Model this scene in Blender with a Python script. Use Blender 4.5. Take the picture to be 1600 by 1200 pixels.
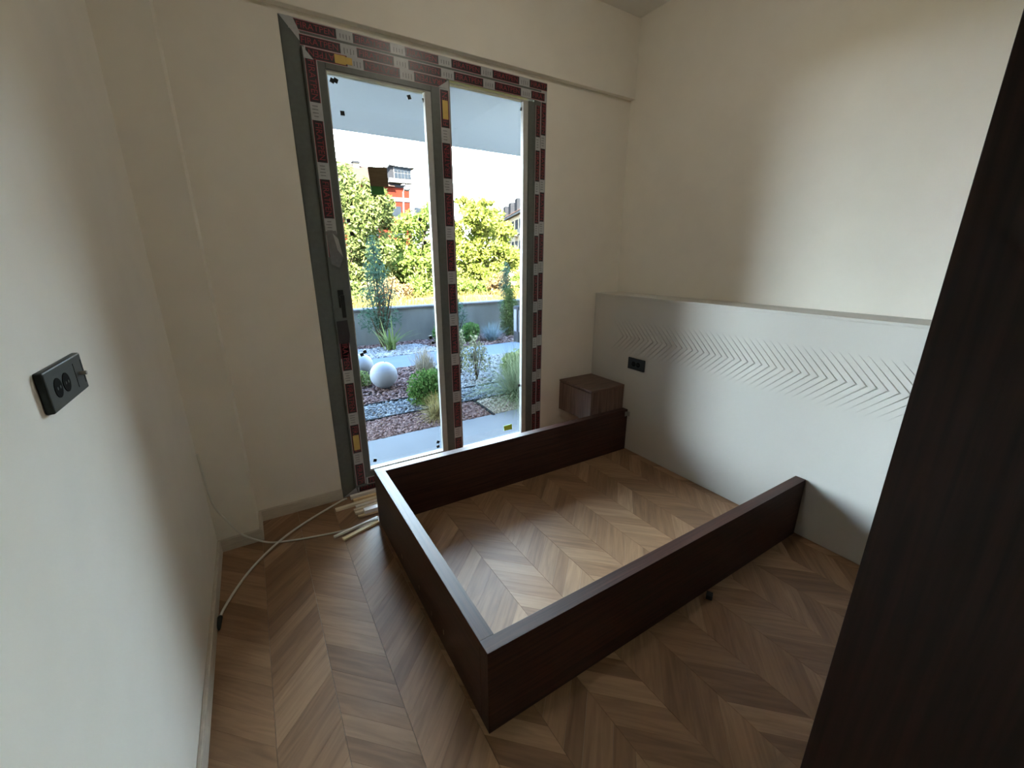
import bpy, bmesh, math, random
import numpy as np
from mathutils import Vector, Matrix

# ------------------------------------------------------------------ camera
for o in list(bpy.data.objects): bpy.data.objects.remove(o)
sc = bpy.context.scene
COL = sc.collection
YAW, PITCH, ROLL, FPX = math.radians(-31.7798), math.radians(-16.9442), math.radians(-0.0124), 647.70
CAM = Vector((-2.5134, -0.8962, 1.557))
FW = Vector((-math.sin(YAW)*math.cos(PITCH), math.cos(YAW)*math.cos(PITCH), math.sin(PITCH)))
RT0 = Vector((math.cos(YAW), math.sin(YAW), 0)); UP0 = RT0.cross(FW)
RT = math.cos(ROLL)*RT0 + math.sin(ROLL)*UP0
UP = -math.sin(ROLL)*RT0 + math.cos(ROLL)*UP0
cd = bpy.data.cameras.new('camera'); cam = bpy.data.objects.new('camera', cd); COL.objects.link(cam)
cd.sensor_fit = 'HORIZONTAL'; cd.sensor_width = 36; cd.lens = FPX/1600*36; cd.clip_start = .02; cd.clip_end = 500
m = Matrix.Identity(4)
for i in range(3): m[i][0], m[i][1], m[i][2], m[i][3] = RT[i], UP[i], -FW[i], CAM[i]
cam.matrix_world = m
sc.camera = cam

def P(u, v, axis, val):
    "direction of a photo pixel, cut with a world plane (axis = val)"
    d = FW + RT*((u-800)/FPX) - UP*((v-600)/FPX)
    return CAM + d*((val-CAM[axis])/d[axis])
def pix(p):
    v = Vector(p)-CAM; w = v.dot(FW)
    return (800+FPX*v.dot(RT)/w, 600-FPX*v.dot(UP)/w, w)

# ------------------------------------------------------------------ world, sun, exposure
SKY = 40.0
w = bpy.data.worlds.new('sky'); sc.world = w; w.use_nodes = True
nt = w.node_tree; nt.nodes.clear()
tc = nt.nodes.new('ShaderNodeTexCoord'); sx = nt.nodes.new('ShaderNodeSeparateXYZ')
rp = nt.nodes.new('ShaderNodeValToRGB'); bg = nt.nodes.new('ShaderNodeBackground'); ow = nt.nodes.new('ShaderNodeOutputWorld')
nt.links.new(tc.outputs['Generated'], sx.inputs[0]); nt.links.new(sx.outputs['Z'], rp.inputs[0])
nt.links.new(rp.outputs[0], bg.inputs[0]); nt.links.new(bg.outputs[0], ow.inputs[0])
rp.color_ramp.elements[0].position = 0.0; rp.color_ramp.elements[0].color = (.86, .94, 1, 1)
rp.color_ramp.elements[1].position = 0.9; rp.color_ramp.elements[1].color = (.10, .22, .46, 1)
e = rp.color_ramp.elements.new(.30); e.color = (.68, .85, 1, 1)
bg.inputs[1].default_value = SKY
sd = bpy.data.lights.new('sun', 'SUN'); sd.energy = 230.0; sd.color = (1, .93, .80); sd.angle = .01
sun = bpy.data.objects.new('sun', sd); COL.objects.link(sun)
sun.rotation_euler = Vector((.42, .80, -.80)).to_track_quat('-Z', 'Y').to_euler()
sun.location = (-10, -20, 25)
sc.view_settings.view_transform = 'Standard'; sc.view_settings.look = 'None'
sc.view_settings.exposure = 0.85; sc.view_settings.gamma = 1; sc.view_settings.use_curve_mapping = False
sc.cycles.use_denoising = True
sc.cycles.max_bounces = 10; sc.cycles.diffuse_bounces = 7; sc.cycles.transparent_max_bounces = 16
sc.cycles.sample_clamp_indirect = 12
sc.cycles.caustics_reflective = False; sc.cycles.caustics_refractive = False

# ------------------------------------------------------------------ helpers
rnd = random.Random(7)
def link(o, parent=None):
    COL.objects.link(o)
    if parent is not None: o.parent = parent
    return o
def tag(o, label=None, cat=None, group=None, kind=None):
    if label: o['label'] = label
    if cat: o['category'] = cat
    if group: o['group'] = group
    if kind: o['kind'] = kind
    return o
def empty(name, loc=(0, 0, 0), rz=0):
    o = bpy.data.objects.new(name, None); o.empty_display_size = .05
    o.location = loc; o.rotation_euler = (0, 0, rz); COL.objects.link(o); return o
def mesh(name, verts, faces, mat, parent=None, smooth=False):
    me = bpy.data.meshes.new(name); me.from_pydata([tuple(v) for v in verts], [], faces); me.update()
    if mat: me.materials.append(mat)
    if smooth: me.polygons.foreach_set('use_smooth', [True]*len(me.polygons))
    return link(bpy.data.objects.new(name, me), parent)
def bm_obj(name, bm, mat, parent=None, smooth=False):
    me = bpy.data.meshes.new(name); bm.to_mesh(me); bm.free()
    if mat: me.materials.append(mat)
    if smooth: me.polygons.foreach_set('use_smooth', [True]*len(me.polygons))
    return link(bpy.data.objects.new(name, me), parent)
def add_box(bm, lo, hi, rz=0, piv=None):
    vs = [bm.verts.new((x, y, z)) for x in (lo[0], hi[0]) for y in (lo[1], hi[1]) for z in (lo[2], hi[2])]
    for f in ((0, 1, 3, 2), (4, 6, 7, 5), (0, 4, 5, 1), (2, 3, 7, 6), (0, 2, 6, 4), (1, 5, 7, 3)):
        bm.faces.new([vs[i] for i in f])
    return vs
def box(name, lo, hi, mat, parent=None, bev=0, seg=2):
    bm = bmesh.new(); add_box(bm, lo, hi)
    if bev: bmesh.ops.bevel(bm, geom=list(bm.edges), offset=bev, segments=seg, affect='EDGES', profile=.5)
    return bm_obj(name, bm, mat, parent)
def boxes(name, lst, mat, parent=None, bev=0):
    bm = bmesh.new()
    for lo, hi in lst: add_box(bm, lo, hi)
    if bev: bmesh.ops.bevel(bm, geom=list(bm.edges), offset=bev, segments=2, affect='EDGES', profile=.5)
    return bm_obj(name, bm, mat, parent)
def cyl(name, a, b, r, mat, parent=None, n=20, r2=None, bev=0):
    a, b = Vector(a), Vector(b); bm = bmesh.new()
    q = (b-a).to_track_quat('Z', 'Y').to_matrix().to_4x4()
    bmesh.ops.create_cone(bm, cap_ends=True, segments=n, radius1=r, radius2=r if r2 is None else r2, depth=(b-a).length,
                          matrix=Matrix.Translation((a+b)/2) @ q)
    if bev: bmesh.ops.bevel(bm, geom=[e for e in bm.edges if len(e.link_faces) == 2 and e.calc_face_angle() > .8], offset=bev, segments=2, affect='EDGES')
    return bm_obj(name, bm, mat, parent, False)
def tube_data(pts, r, n=8, cap=True):
    pts = [Vector(p) for p in pts]; V = []; F = []
    t0 = (pts[1]-pts[0]).normalized(); nrm = t0.orthogonal().normalized()
    for i, p in enumerate(pts):
        t = (pts[min(i+1, len(pts)-1)]-pts[max(i-1, 0)]).normalized()
        nrm = (nrm - t*nrm.dot(t)).normalized(); bn = t.cross(nrm)
        rr = r[i] if isinstance(r, (list, tuple)) else r
        for k in range(n):
            a = 2*math.pi*k/n; V.append(p+(nrm*math.cos(a)+bn*math.sin(a))*rr)
    for i in range(len(pts)-1):
        for k in range(n):
            F.append((i*n+k, i*n+(k+1) % n, (i+1)*n+(k+1) % n, (i+1)*n+k))
    if cap: F.append(tuple(range(n-1, -1, -1))); F.append(tuple(range((len(pts)-1)*n, len(pts)*n)))
    return V, F
def tube(name, pts, r, mat, parent=None, n=8):
    V, F = tube_data(pts, r, n); return mesh(name, V, F, mat, parent, True)
def spline(pts, k=8):
    pts = [Vector(p) for p in pts]; out = []
    for i in range(len(pts)-1):
        p0 = pts[max(i-1, 0)]; p1 = pts[i]; p2 = pts[i+1]; p3 = pts[min(i+2, len(pts)-1)]
        for j in range(k):
            t = j/k; out.append(.5*((2*p1)+(p2-p0)*t+(2*p0-5*p1+4*p2-p3)*t*t+(3*p1-p0-3*p2+p3)*t**3))
    out.append(pts[-1]); return out

# ------------------------------------------------------------------ materials
def mat_base(name, color, rough=.6, spec=.5, metal=0):
    m = bpy.data.materials.new(name); m.use_nodes = True
    b = m.node_tree.nodes['Principled BSDF']
    b.inputs['Base Color'].default_value = (*color, 1); b.inputs['Roughness'].default_value = rough
    b.inputs['Specular IOR Level'].default_value = spec; b.inputs['Metallic'].default_value = metal
    return m, m.node_tree, b
def mix_noise(nt, b, c1, c2, scale, stretch=(1, 1, 1), detail=5, coord='Object', lo=.3, hi=.7, rand=False, bump=0, bdist=.002):
    tc = nt.nodes.new('ShaderNodeTexCoord'); mp = nt.nodes.new('ShaderNodeMapping'); no = nt.nodes.new('ShaderNodeTexNoise')
    rp = nt.nodes.new('ShaderNodeValToRGB')
    mp.inputs['Scale'].default_value = stretch
    nt.links.new(tc.outputs[coord], mp.inputs[0])
    if rand:
        oi = nt.nodes.new('ShaderNodeObjectInfo'); ml = nt.nodes.new('ShaderNodeMath'); ml.operation = 'MULTIPLY'; ml.inputs[1].default_value = 57
        nt.links.new(oi.outputs['Random'], ml.inputs[0]); nt.links.new(ml.outputs[0], mp.inputs['Location'])
    no.inputs['Scale'].default_value = scale; no.inputs['Detail'].default_value = detail
    nt.links.new(mp.outputs[0], no.inputs['Vector']); nt.links.new(no.outputs[0], rp.inputs[0])
    rp.color_ramp.elements[0].position = lo; rp.color_ramp.elements[0].color = (*c1, 1)
    rp.color_ramp.elements[1].position = hi; rp.color_ramp.elements[1].color = (*c2, 1)
    nt.links.new(rp.outputs[0], b.inputs['Base Color'])
    if bump:
        bp = nt.nodes.new('ShaderNodeBump'); bp.inputs['Strength'].default_value = bump; bp.inputs['Distance'].default_value = bdist
        nt.links.new(no.outputs[0], bp.inputs['Height']); nt.links.new(bp.outputs[0], b.inputs['Normal'])
    return mp, no, rp
def sc3(c, k): return tuple(x*k for x in c)
def noisy(name, color, var=.1, scale=20, rough=.6, spec=.5, bump=0, stretch=(1, 1, 1), coord='Object', bdist=.002):
    m, nt, b = mat_base(name, color, rough, spec)
    mix_noise(nt, b, sc3(color, 1-var), sc3(color, 1+var), scale, stretch, coord=coord, bump=bump, bdist=bdist)
    return m
M = {}
WALL = (.84, .802, .722)
M['wall'] = noisy('cream_wall_paint', WALL, .02, 6, .75, .3, .12, bdist=.0015)
M['ceil'] = noisy('ceiling_paint', (.80, .78, .73), .02, 6, .8, .2)
M['headboard'] = noisy('greige_lacquer', (.57, .552, .512), .012, 4, .45, .4, .02)
M['facade'] = noisy('facade_render', (.55, .53, .50), .05, 3, .9, .2)
M['base'] = noisy('pale_oak_skirting', (.58, .52, .44), .12, 9, .5, .4, stretch=(2, 2, 30))
M['black'] = noisy('black_plastic', (.014, .017, .015), .1, 30, .5, .25)
M['blackdeep'] = noisy('deep_black_plastic', (.004, .0045, .004), .1, 30, .9, .05)
M['frame'] = noisy('anthracite_window_foil', (.105, .115, .105), .08, 40, .38, .5)
M['bead'] = noisy('grey_glazing_bead', (.42, .42, .40), .05, 40, .4, .5)
M['filmw'] = noisy('pale_protective_film', (.42, .43, .44), .06, 60, .35, .5)
M['filmb'] = noisy('black_film_print', (.018, .013, .016), .2, 60, .35, .5)
M['filmr'] = noisy('red_film_print', (.27, .028, .04), .1, 60, .4, .5)
M['filmg'] = noisy('grey_film_print', (.16, .16, .17), .1, 60, .4, .5)
M['masking'] = noisy('yellow_masking_tape', (.62, .43, .13), .08, 30, .7, .3)
M['cardboard'] = noisy('brown_cardboard', (.16, .115, .065), .15, 12, .8, .2, stretch=(1, 1, 8))
M['green'] = noisy('green_sticker', (.035, .16, .03), .08, 12, .6, .3)
M['lime'] = noisy('lime_sticker', (.45, .62, .05), .08, 12, .6, .3)
M['cable'] = noisy('white_cable_sheath', (.72, .70, .64), .04, 30, .45, .5)
M['steel'] = mat_base('bracket_steel', (.38, .36, .34), .4, .5, .8)[0]
M['smudge'] = noisy('plaster_smudge', (.30, .24, .20), .2, 60, .9, .2)
def stick_mat(name, c): return noisy(name, c, .07, 10, .6, .4, stretch=(1, 12, 12))
M['stickw'] = stick_mat('white_trim_stick', (.90, .88, .82)); M['sticky'] = stick_mat('raw_pine_stick', (.85, .68, .40)); M['stickc'] = stick_mat('cream_trim_stick', (.90, .82, .64))

def wood(name, c1, c2, scale, stretch, rough, spec, bump=.15, coat=0):
    m, nt, b = mat_base(name, c1, rough, spec)
    mp, no, rp = mix_noise(nt, b, c1, c2, scale, stretch, detail=8, rand=True, bump=bump, bdist=.0006, lo=.32, hi=.68)
    no.inputs['Distortion'].default_value = .6
    return m
DK1, DK2 = (.021, .0075, .005), (.058, .022, .014)
M['railx'] = wood('dark_walnut_laminate', DK1, DK2, 26, (.10, 3, 3), .50, .32, .25)
M['raily'] = wood('dark_walnut_laminate_cross', DK1, DK2, 26, (3, .10, 3), .50, .32, .25)
M['ns'] = wood('walnut_laminate_upright', (.075, .038, .026), (.20, .115, .08), 22, (2.6, 2.6, .12), .42, .5, .2)
M['nstop'] = wood('walnut_laminate_top', (.07, .036, .025), (.18, .105, .074), 22, (.25, 3, 3), .40, .5, .2)
M['ward'] = wood('dark_walnut_wardrobe', (.008, .0026, .0018), (.020, .0066, .0044), 24, (3, 3, .10), .5, .22, .2)

# oak chevron planks: tone differs from plank to plank (object random)
m, nt, b = mat_base('oak_chevron_plank', (.4, .28, .18), .46, .38); M['plank'] = m
tcn = nt.nodes.new('ShaderNodeTexCoord'); mp = nt.nodes.new('ShaderNodeMapping'); oi = nt.nodes.new('ShaderNodeObjectInfo')
ml = nt.nodes.new('ShaderNodeMath'); ml.operation = 'MULTIPLY'; ml.inputs[1].default_value = 91
n1 = nt.nodes.new('ShaderNodeTexNoise'); n2 = nt.nodes.new('ShaderNodeTexNoise'); r1 = nt.nodes.new('ShaderNodeValToRGB'); r2 = nt.nodes.new('ShaderNodeValToRGB')
mx = nt.nodes.new('ShaderNodeMix'); mx.data_type = 'RGBA'; mx.blend_type = 'MULTIPLY'; mx.inputs[0].default_value = 1
mp2 = nt.nodes.new('ShaderNodeMapping'); mp.inputs['Scale'].default_value = (1.6, 16, 16); mp2.inputs['Scale'].default_value = (6, 90, 90)
L_ = nt.links.new
L_(oi.outputs['Random'], ml.inputs[0])
for q in (mp, mp2): L_(tcn.outputs['Object'], q.inputs[0]); L_(ml.outputs[0], q.inputs['Location'])
L_(mp.outputs[0], n1.inputs['Vector']); L_(mp2.outputs[0], n2.inputs['Vector'])
n1.inputs['Scale'].default_value = 1.6; n1.inputs['Detail'].default_value = 5; n1.inputs['Distortion'].default_value = 1.4
n2.inputs['Scale'].default_value = 1.2; n2.inputs['Detail'].default_value = 4
r1.color_ramp.elements[0].position = 0; r1.color_ramp.elements[0].color = (.215, .118, .060, 1)
r1.color_ramp.elements[1].position = 1; r1.color_ramp.elements[1].color = (.375, .232, .133, 1)
e = r1.color_ramp.elements.new(.35); e.color = (.265, .150, .079, 1)
e = r1.color_ramp.elements.new(.7); e.color = (.310, .184, .101, 1)
L_(oi.outputs['Random'], r1.inputs[0])
mth = nt.nodes.new('ShaderNodeMath'); mth.operation = 'ADD'
L_(n1.outputs[0], mth.inputs[0]); m3 = nt.nodes.new('ShaderNodeMath'); m3.operation = 'MULTIPLY'; m3.inputs[1].default_value = .35
L_(n2.outputs[0], m3.inputs[0]); L_(m3.outputs[0], mth.inputs[1])
r2.color_ramp.elements[0].position = .42; r2.color_ramp.elements[0].color = (.70, .67, .64, 1)
r2.color_ramp.elements[1].position = .85; r2.color_ramp.elements[1].color = (1.10, 1.08, 1.06, 1)
L_(mth.outputs[0], r2.inputs[0]); L_(r1.outputs[0], mx.inputs[6]); L_(r2.outputs[0], mx.inputs[7]); L_(mx.outputs[2], b.inputs['Base Color'])
bp = nt.nodes.new('ShaderNodeBump'); bp.inputs['Strength'].default_value = .12; bp.inputs['Distance'].default_value = .0005
L_(n2.outputs[0], bp.inputs['Height']); L_(bp.outputs[0], b.inputs['Normal'])

# glass: clear pane with a mirror share that grows at grazing angles
m = bpy.data.materials.new('window_glass'); m.use_nodes = True; nt = m.node_tree; nt.nodes.clear(); M['glass'] = m
out = nt.nodes.new('ShaderNodeOutputMaterial'); ms = nt.nodes.new('ShaderNodeMixShader'); tr = nt.nodes.new('ShaderNodeBsdfTransparent')
gl = nt.nodes.new('ShaderNodeBsdfGlossy'); fr = nt.nodes.new('ShaderNodeFresnel')
tr.inputs[0].default_value = (.97, .99, .98, 1); gl.inputs['Roughness'].default_value = .01; fr.inputs[0].default_value = 1.45
nt.links.new(fr.outputs[0], ms.inputs[0]); nt.links.new(tr.outputs[0], ms.inputs[1]); nt.links.new(gl.outputs[0], ms.inputs[2]); nt.links.new(ms.outputs[0], out.inputs[0])

OUT = .132          # outdoor colours darkened below their own tone to offset the strong sky
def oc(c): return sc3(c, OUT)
def leaf_mat(name, c1, c2, trans=.35):
    m = bpy.data.materials.new(name); m.use_nodes = True; nt = m.node_tree; nt.nodes.clear()
    out = nt.nodes.new('ShaderNodeOutputMaterial'); ms = nt.nodes.new('ShaderNodeMixShader'); d = nt.nodes.new('ShaderNodeBsdfDiffuse')
    t = nt.nodes.new('ShaderNodeBsdfTranslucent'); at = nt.nodes.new('ShaderNodeAttribute'); at.attribute_name = 'shade'
    rp = nt.nodes.new('ShaderNodeValToRGB'); rp.color_ramp.elements[0].color = (*oc(c1), 1); rp.color_ramp.elements[1].color = (*oc(c2), 1)
    ms.inputs[0].default_value = trans
    nt.links.new(at.outputs['Fac'], rp.inputs[0])
    for q in (d, t): nt.links.new(rp.outputs[0], q.inputs[0])
    nt.links.new(d.outputs[0], ms.inputs[1]); nt.links.new(t.outputs[0], ms.inputs[2]); nt.links.new(ms.outputs[0], out.inputs[0])
    return m
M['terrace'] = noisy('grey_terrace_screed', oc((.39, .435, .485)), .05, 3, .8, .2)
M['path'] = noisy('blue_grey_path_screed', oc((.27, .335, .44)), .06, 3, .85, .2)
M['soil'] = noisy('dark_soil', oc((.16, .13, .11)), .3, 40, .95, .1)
M['mulch'] = leaf_mat('red_bark_chips', (.19, .115, .11), (.52, .38, .36), 0)
M['pebw'] = leaf_mat('white_pebbles', (.30, .32, .34), (.72, .74, .76), 0)
M['pebd'] = leaf_mat('slate_pebbles', (.13, .16, .19), (.52, .58, .64), 0)
M['pebb'] = leaf_mat('beige_pebbles', (.45, .40, .34), (.95, .88, .76), 0)
M['edging'] = noisy('dark_edging_strip', oc((.05, .055, .06)), .1, 10, .7, .3)
M['gwall'] = noisy('dark_grey_garden_wall', oc((.38, .415, .41)), .2, 3, .9, .2, stretch=(1, 1, .4))
M['coping'] = noisy('pale_coping', oc((.33, .32, .345)), .05, 4, .8, .2)
M['globe'] = noisy('white_globe_plastic', oc((.52, .58, .68)), .02, 4, .6, .06)
M['lampw'] = noisy('white_lamp_panel', oc((.45, .48, .58)), .02, 4, .4, .4)
M['lampd'] = noisy('dark_lamp_metal', oc((.10, .11, .13)), .08, 10, .5, .4)
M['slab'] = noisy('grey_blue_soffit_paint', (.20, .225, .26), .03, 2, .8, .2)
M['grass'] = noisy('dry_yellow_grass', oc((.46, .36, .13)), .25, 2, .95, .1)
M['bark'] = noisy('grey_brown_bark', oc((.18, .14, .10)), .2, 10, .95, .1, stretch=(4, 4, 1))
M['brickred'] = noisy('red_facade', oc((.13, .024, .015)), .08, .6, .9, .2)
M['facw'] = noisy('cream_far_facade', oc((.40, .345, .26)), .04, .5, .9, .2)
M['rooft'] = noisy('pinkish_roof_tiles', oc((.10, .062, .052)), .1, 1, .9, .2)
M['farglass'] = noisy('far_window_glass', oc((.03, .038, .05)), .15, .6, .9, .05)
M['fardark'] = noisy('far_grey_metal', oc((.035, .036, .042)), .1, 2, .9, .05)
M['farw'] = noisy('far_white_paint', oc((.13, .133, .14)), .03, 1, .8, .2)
M['l_olive'] = leaf_mat('silvery_olive_leaves', (.11, .16, .04), (.40, .45, .16))
M['l_mid'] = leaf_mat('fresh_green_leaves', (.11, .20, .03), (.44, .53, .13))
M['l_lime'] = leaf_mat('yellow_green_leaves', (.17, .25, .03), (.58, .60, .13))
M['l_dark'] = leaf_mat('deep_green_leaves', (.05, .11, .03), (.25, .36, .12))
M['l_dry'] = leaf_mat('dry_reddish_leaves', (.22, .13, .05), (.62, .42, .20))
M['l_box'] = leaf_mat('box_green_leaves', (.07, .22, .05), (.30, .52, .15))
M['l_conif'] = leaf_mat('blue_green_needles', (.07, .17, .11), (.22, .38, .27))
M['l_grassg'] = leaf_mat('soft_green_blades', (.20, .32, .16), (.60, .72, .44))
M['l_grasst'] = leaf_mat('tan_feather_blades', (.45, .38, .26), (.80, .70, .52))
M['l_grassy'] = leaf_mat('straw_yellow_blades', (.45, .36, .10), (.85, .75, .38))
M['l_blue'] = leaf_mat('blue_fescue_blades', (.24, .40, .46), (.56, .74, .82))
M['l_yucca'] = leaf_mat('lime_sword_leaves', (.20, .36, .06), (.62, .75, .35))
M['l_var'] = leaf_mat('cream_edged_leaves', (.25, .32, .16), (.75, .76, .52))

M['l_drygrass'] = leaf_mat('sunlit_dry_blades', (.20, .145, .04), (.46, .36, .12), .2)
for k_ in ('terrace', 'path', 'soil', 'edging', 'gwall', 'coping', 'lampw', 'lampd', 'grass', 'bark', 'brickred', 'facw', 'rooft', 'farglass', 'fardark', 'farw', 'slab', 'facade'):
    M[k_].node_tree.nodes['Principled BSDF'].inputs['Specular IOR Level'].default_value = 0.0      # dry matt surfaces
# ------------------------------------------------------------------ room shell
XL, YP, XP, YW, ZC, XR, ZL = -2.875, 1.594, -2.676, 1.80, 3.247, .25, 1.272
WX0, WX1, WZ1 = -2.19, -.56, 2.70
YB = -2.6
def struct(o, label): return tag(o, label, None, None, 'structure')
floor = box('floor', (XL-.1, YB, -.10), (XR+.1, 2.02, -.012), M['base'])
struct(floor, 'oak chevron laminate floor of the bedroom')
struct(box('ceiling', (XL-.2, YB-.1, ZC), (XR+.2, 2.02, ZC+.15), M['ceil']), 'plain off-white bedroom ceiling')
struct(box('wall_left', (XL-.2, YB-.1, -.1), (XL, 2.02, ZC), M['wall']), 'cream painted wall with the tilted black socket plate')
struct(box('wall_pier', (XL, YP, -.012), (XP, YW, ZC), M['wall']), 'narrow cream pier in the corner left of the window')
struct(boxes('wall_window', [((XL, YW, -.1), (WX0, 2.02, ZC)), ((WX1, YW, -.1), (XR+.2, 2.02, ZC)), ((WX0, YW, WZ1), (WX1, 2.02, ZC))], M['wall']),
       'cream wall around the tall sliding window')
struct(box('wall_right', (XR, -1.5, -.1), (XR+.2, YW, ZC), M['wall']), 'warm cream wall above the headboard ledge')
struct(boxes('wall_back', [((-1.55, -1.5, -.1), (XR, -1.30, ZC)), ((-1.55, YB, -.1), (-1.4, -1.5, ZC)), ((XL, YB-.1, -.1), (-1.4, YB, ZC))], M['wall']),
       'cream wall behind the wardrobe and around the entrance passage')
struct(box('ceiling_beam', (XL, YW-.045, 2.728), (XR, YW, ZC), M['wall'], bev=.003), 'shallow cream beam running above the window')
# skirting
H, T = .0735, .015
def skirt(name, lo, hi, label):
    bm = bmesh.new(); add_box(bm, lo, hi)
    bmesh.ops.bevel(bm, geom=[e for e in bm.edges if all(v.co.z > .05 for v in e.verts)], offset=.004, segments=2, affect='EDGES')
    struct(bm_obj(name, bm, M['base'], None), label)
skirt('baseboard_left', (XL, YB, 0), (XL+T, YP-T, H), 'pale oak skirting along the socket wall')
skirt('baseboard_pier', (XL, YP-T, 0), (XP+T, YP, H), 'pale oak skirting across the corner pier')
skirt('baseboard_return', (XP, YP, 0), (XP+T, YW-T, H), 'short pale oak skirting on the side of the pier')
skirt('baseboard_window', (XP, YW-T, 0), (WX0, YW, H), 'pale oak skirting between pier and window')

# chevron planks -------------------------------------------------
def clip(poly, ax, val, keep_less):
    out = []
    for i in range(len(poly)):
        a, b2 = poly[i], poly[(i+1) % len(poly)]
        ia = (a[ax] <= val) == keep_less or a[ax] == val; ib = (b2[ax] <= val) == keep_less or b2[ax] == val
        if ia: out.append(a)
        if ia != ib:
            t = (val-a[ax])/(b2[ax]-a[ax]); out.append((a[0]+(b2[0]-a[0])*t, a[1]+(b2[1]-a[1])*t))
    return out
CW, RISE = .2015, .196
def plank_mesh_data(poly):
    n = len(poly); c = (sum(p[0] for p in poly)/n, sum(p[1] for p in poly)/n)
    def inset(p, d):
        l = math.hypot(p[0]-c[0], p[1]-c[1]); k = max(0, 1-d/l) if l else 1
        return (c[0]+(p[0]-c[0])*k, c[1]+(p[1]-c[1])*k)
    V = [(*inset(p, .0011), 0) for p in poly]+[(*inset(p, .0005), -.0011) for p in poly]+[(*inset(p, .0005), -.012) for p in poly]
    F = [tuple(range(n))]
    for k in range(2):
        for i in range(n): F.append((k*n+i, (k+1)*n+i, (k+1)*n+(i+1) % n, k*n+(i+1) % n))
    return V, F
ANG = math.atan2(RISE, CW); cand = []
prnd = random.Random(11)
for k in range(-1, 15):
    x0 = -2.67+CW*k; x1 = x0+CW; s = 1 if k % 2 == 0 else -1
    y = YB-.3+prnd.random()*.1
    while y < 2.1:
        h = prnd.choice((.088, .102, .102, .118, .135))
        poly = [(x0, y), (x1, y+s*RISE), (x1, y+s*RISE+h), (x0, y+h)]; full = list(poly)
        for ax, val, kl in ((0, XL, False), (0, XR-.23, True), (1, YB, False), (1, YW, True)):
            if poly: poly = clip(poly, ax, val, kl)
        if len(poly) > 2 and abs(sum(poly[i][0]*poly[(i+1) % len(poly)][1]-poly[(i+1) % len(poly)][0]*poly[i][1] for i in range(len(poly)))) > .002:
            cx = sum(p[0] for p in poly)/len(poly); cy = sum(p[1] for p in poly)/len(poly)
            u, v, d = pix((cx, cy, 0)); hid = cy > 1.47 and cx > -2.0 or (cx > -1.55 and cy < -.72)
            vis = d > .2 and -40 < u < 1640 and 500 < v < 1260 and not hid
            cand.append((vis, -d if vis else -99, s, h, poly, poly == full, (x0+x1)/2, y+(s*RISE+h)/2))
        y += h
cand.sort(key=lambda q: (not q[0], -q[1]))
shared = {}; rest_v = []; rest_f = []
for i, (vis, dd, s, h, poly, isfull, mx_, my_) in enumerate(cand):
    a = s*ANG
    if i < 300 and vis:
        ca, sa = math.cos(-a), math.sin(-a)
        loc = [((p[0]-mx_)*ca-(p[1]-my_)*sa, (p[0]-mx_)*sa+(p[1]-my_)*ca) for p in poly]
        key = (s, h) if isfull else None
        if key in shared: me = shared[key]
        else:
            V, F = plank_mesh_data(loc); me = bpy.data.meshes.new('plank'); me.from_pydata(V, [], F); me.materials.append(M['plank'])
            if key: shared[key] = me
        o = bpy.data.objects.new('plank', me); o.location = (mx_, my_, 0); o.rotation_euler = (0, 0, a); link(o, floor)
    else:
        V, F = plank_mesh_data(poly); o0 = len(rest_v); rest_v += V; rest_f += [tuple(j+o0 for j in f) for f in F]
if rest_v:
    o = mesh('plank_remainder', rest_v, rest_f, M['plank'], floor); o['kind'] = 'stuff'

# ------------------------------------------------------------------ window
win = empty('window_1', ((WX0+WX1)/2, YW, 0)); struct(win, 'tall anthracite sliding window with printed protective film')
WO = Vector(win.location)
def wl(p): return tuple(Vector(p)-WO)
def wbox(name, lo, hi, mat, bev=.002, parent=win): return box(name, wl(lo), wl(hi), mat, parent, bev)
YF, YS = YW-.004, YW-.020     # room-side faces of the fixed frame and of the sash
def ring(name, x0, x1, z0, z1, wd, y0, y1, mat, bev=.003):
    wl_, wr, wb, wt = wd
    bm = bmesh.new()
    for lo, hi in (((x0, y0, z0), (x0+wl_, y1, z1)), ((x1-wr, y0, z0), (x1, y1, z1)), ((x0+wl_, y0, z0), (x1-wr, y1, z0+wb)), ((x0+wl_, y0, z1-wt), (x1-wr, y1, z1))):
        add_box(bm, wl(lo), wl(hi))
    if bev: bmesh.ops.bevel(bm, geom=list(bm.edges), offset=bev, segments=2, affect='EDGES')
    return bm_obj(name, bm, mat, win)
ring('outer_frame', WX0, WX1, .0, WZ1, (.105, .105, .075, .115), YF, YF+.085, M['frame'])
wbox('meeting_stile', (-1.345, YF, .07), (-1.292, YF+.08, 2.59), M['frame'])
SX0, SX1, SZ0, SZ1 = -2.104, -1.298, .056, 2.583
ring('sash', SX0, SX1, SZ0, SZ1, (.105, .122, .10, .085), YS, YS+.075, M['frame'])
GL = (-1.999, -1.447, .158, 2.498); GR = (-1.292, -.738, .13, 2.572)
def beads(g, y0, y1, wd):
    x0, x1, z0, z1 = g
    for lo, hi in (((x0-.002, y0, z0), (x0+wd*.5, y1, z1)), ((x1-wd, y0, z0), (x1+.028, y1, z1)), ((x0, y0, z0-.002), (x1, y1, z0+wd)), ((x0, y0, z1-wd*.5), (x1, y1, z1+.002))):
        wbox('glazing_bead', lo, hi, M['bead'], .0015)
beads(GL, YS+.004, YS+.035, .012); beads(GR, YF+.006, YF+.04, .012)
wbox('frame_lip', (-.710, YF-.001, .13), (-.665, YF+.03, 2.572), M['frame'])
wbox('pane', (GL[0]-.01, YS+.030, GL[2]-.01), (GL[1]+.01, YS+.036, GL[3]+.01), M['glass'], 0)
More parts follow.
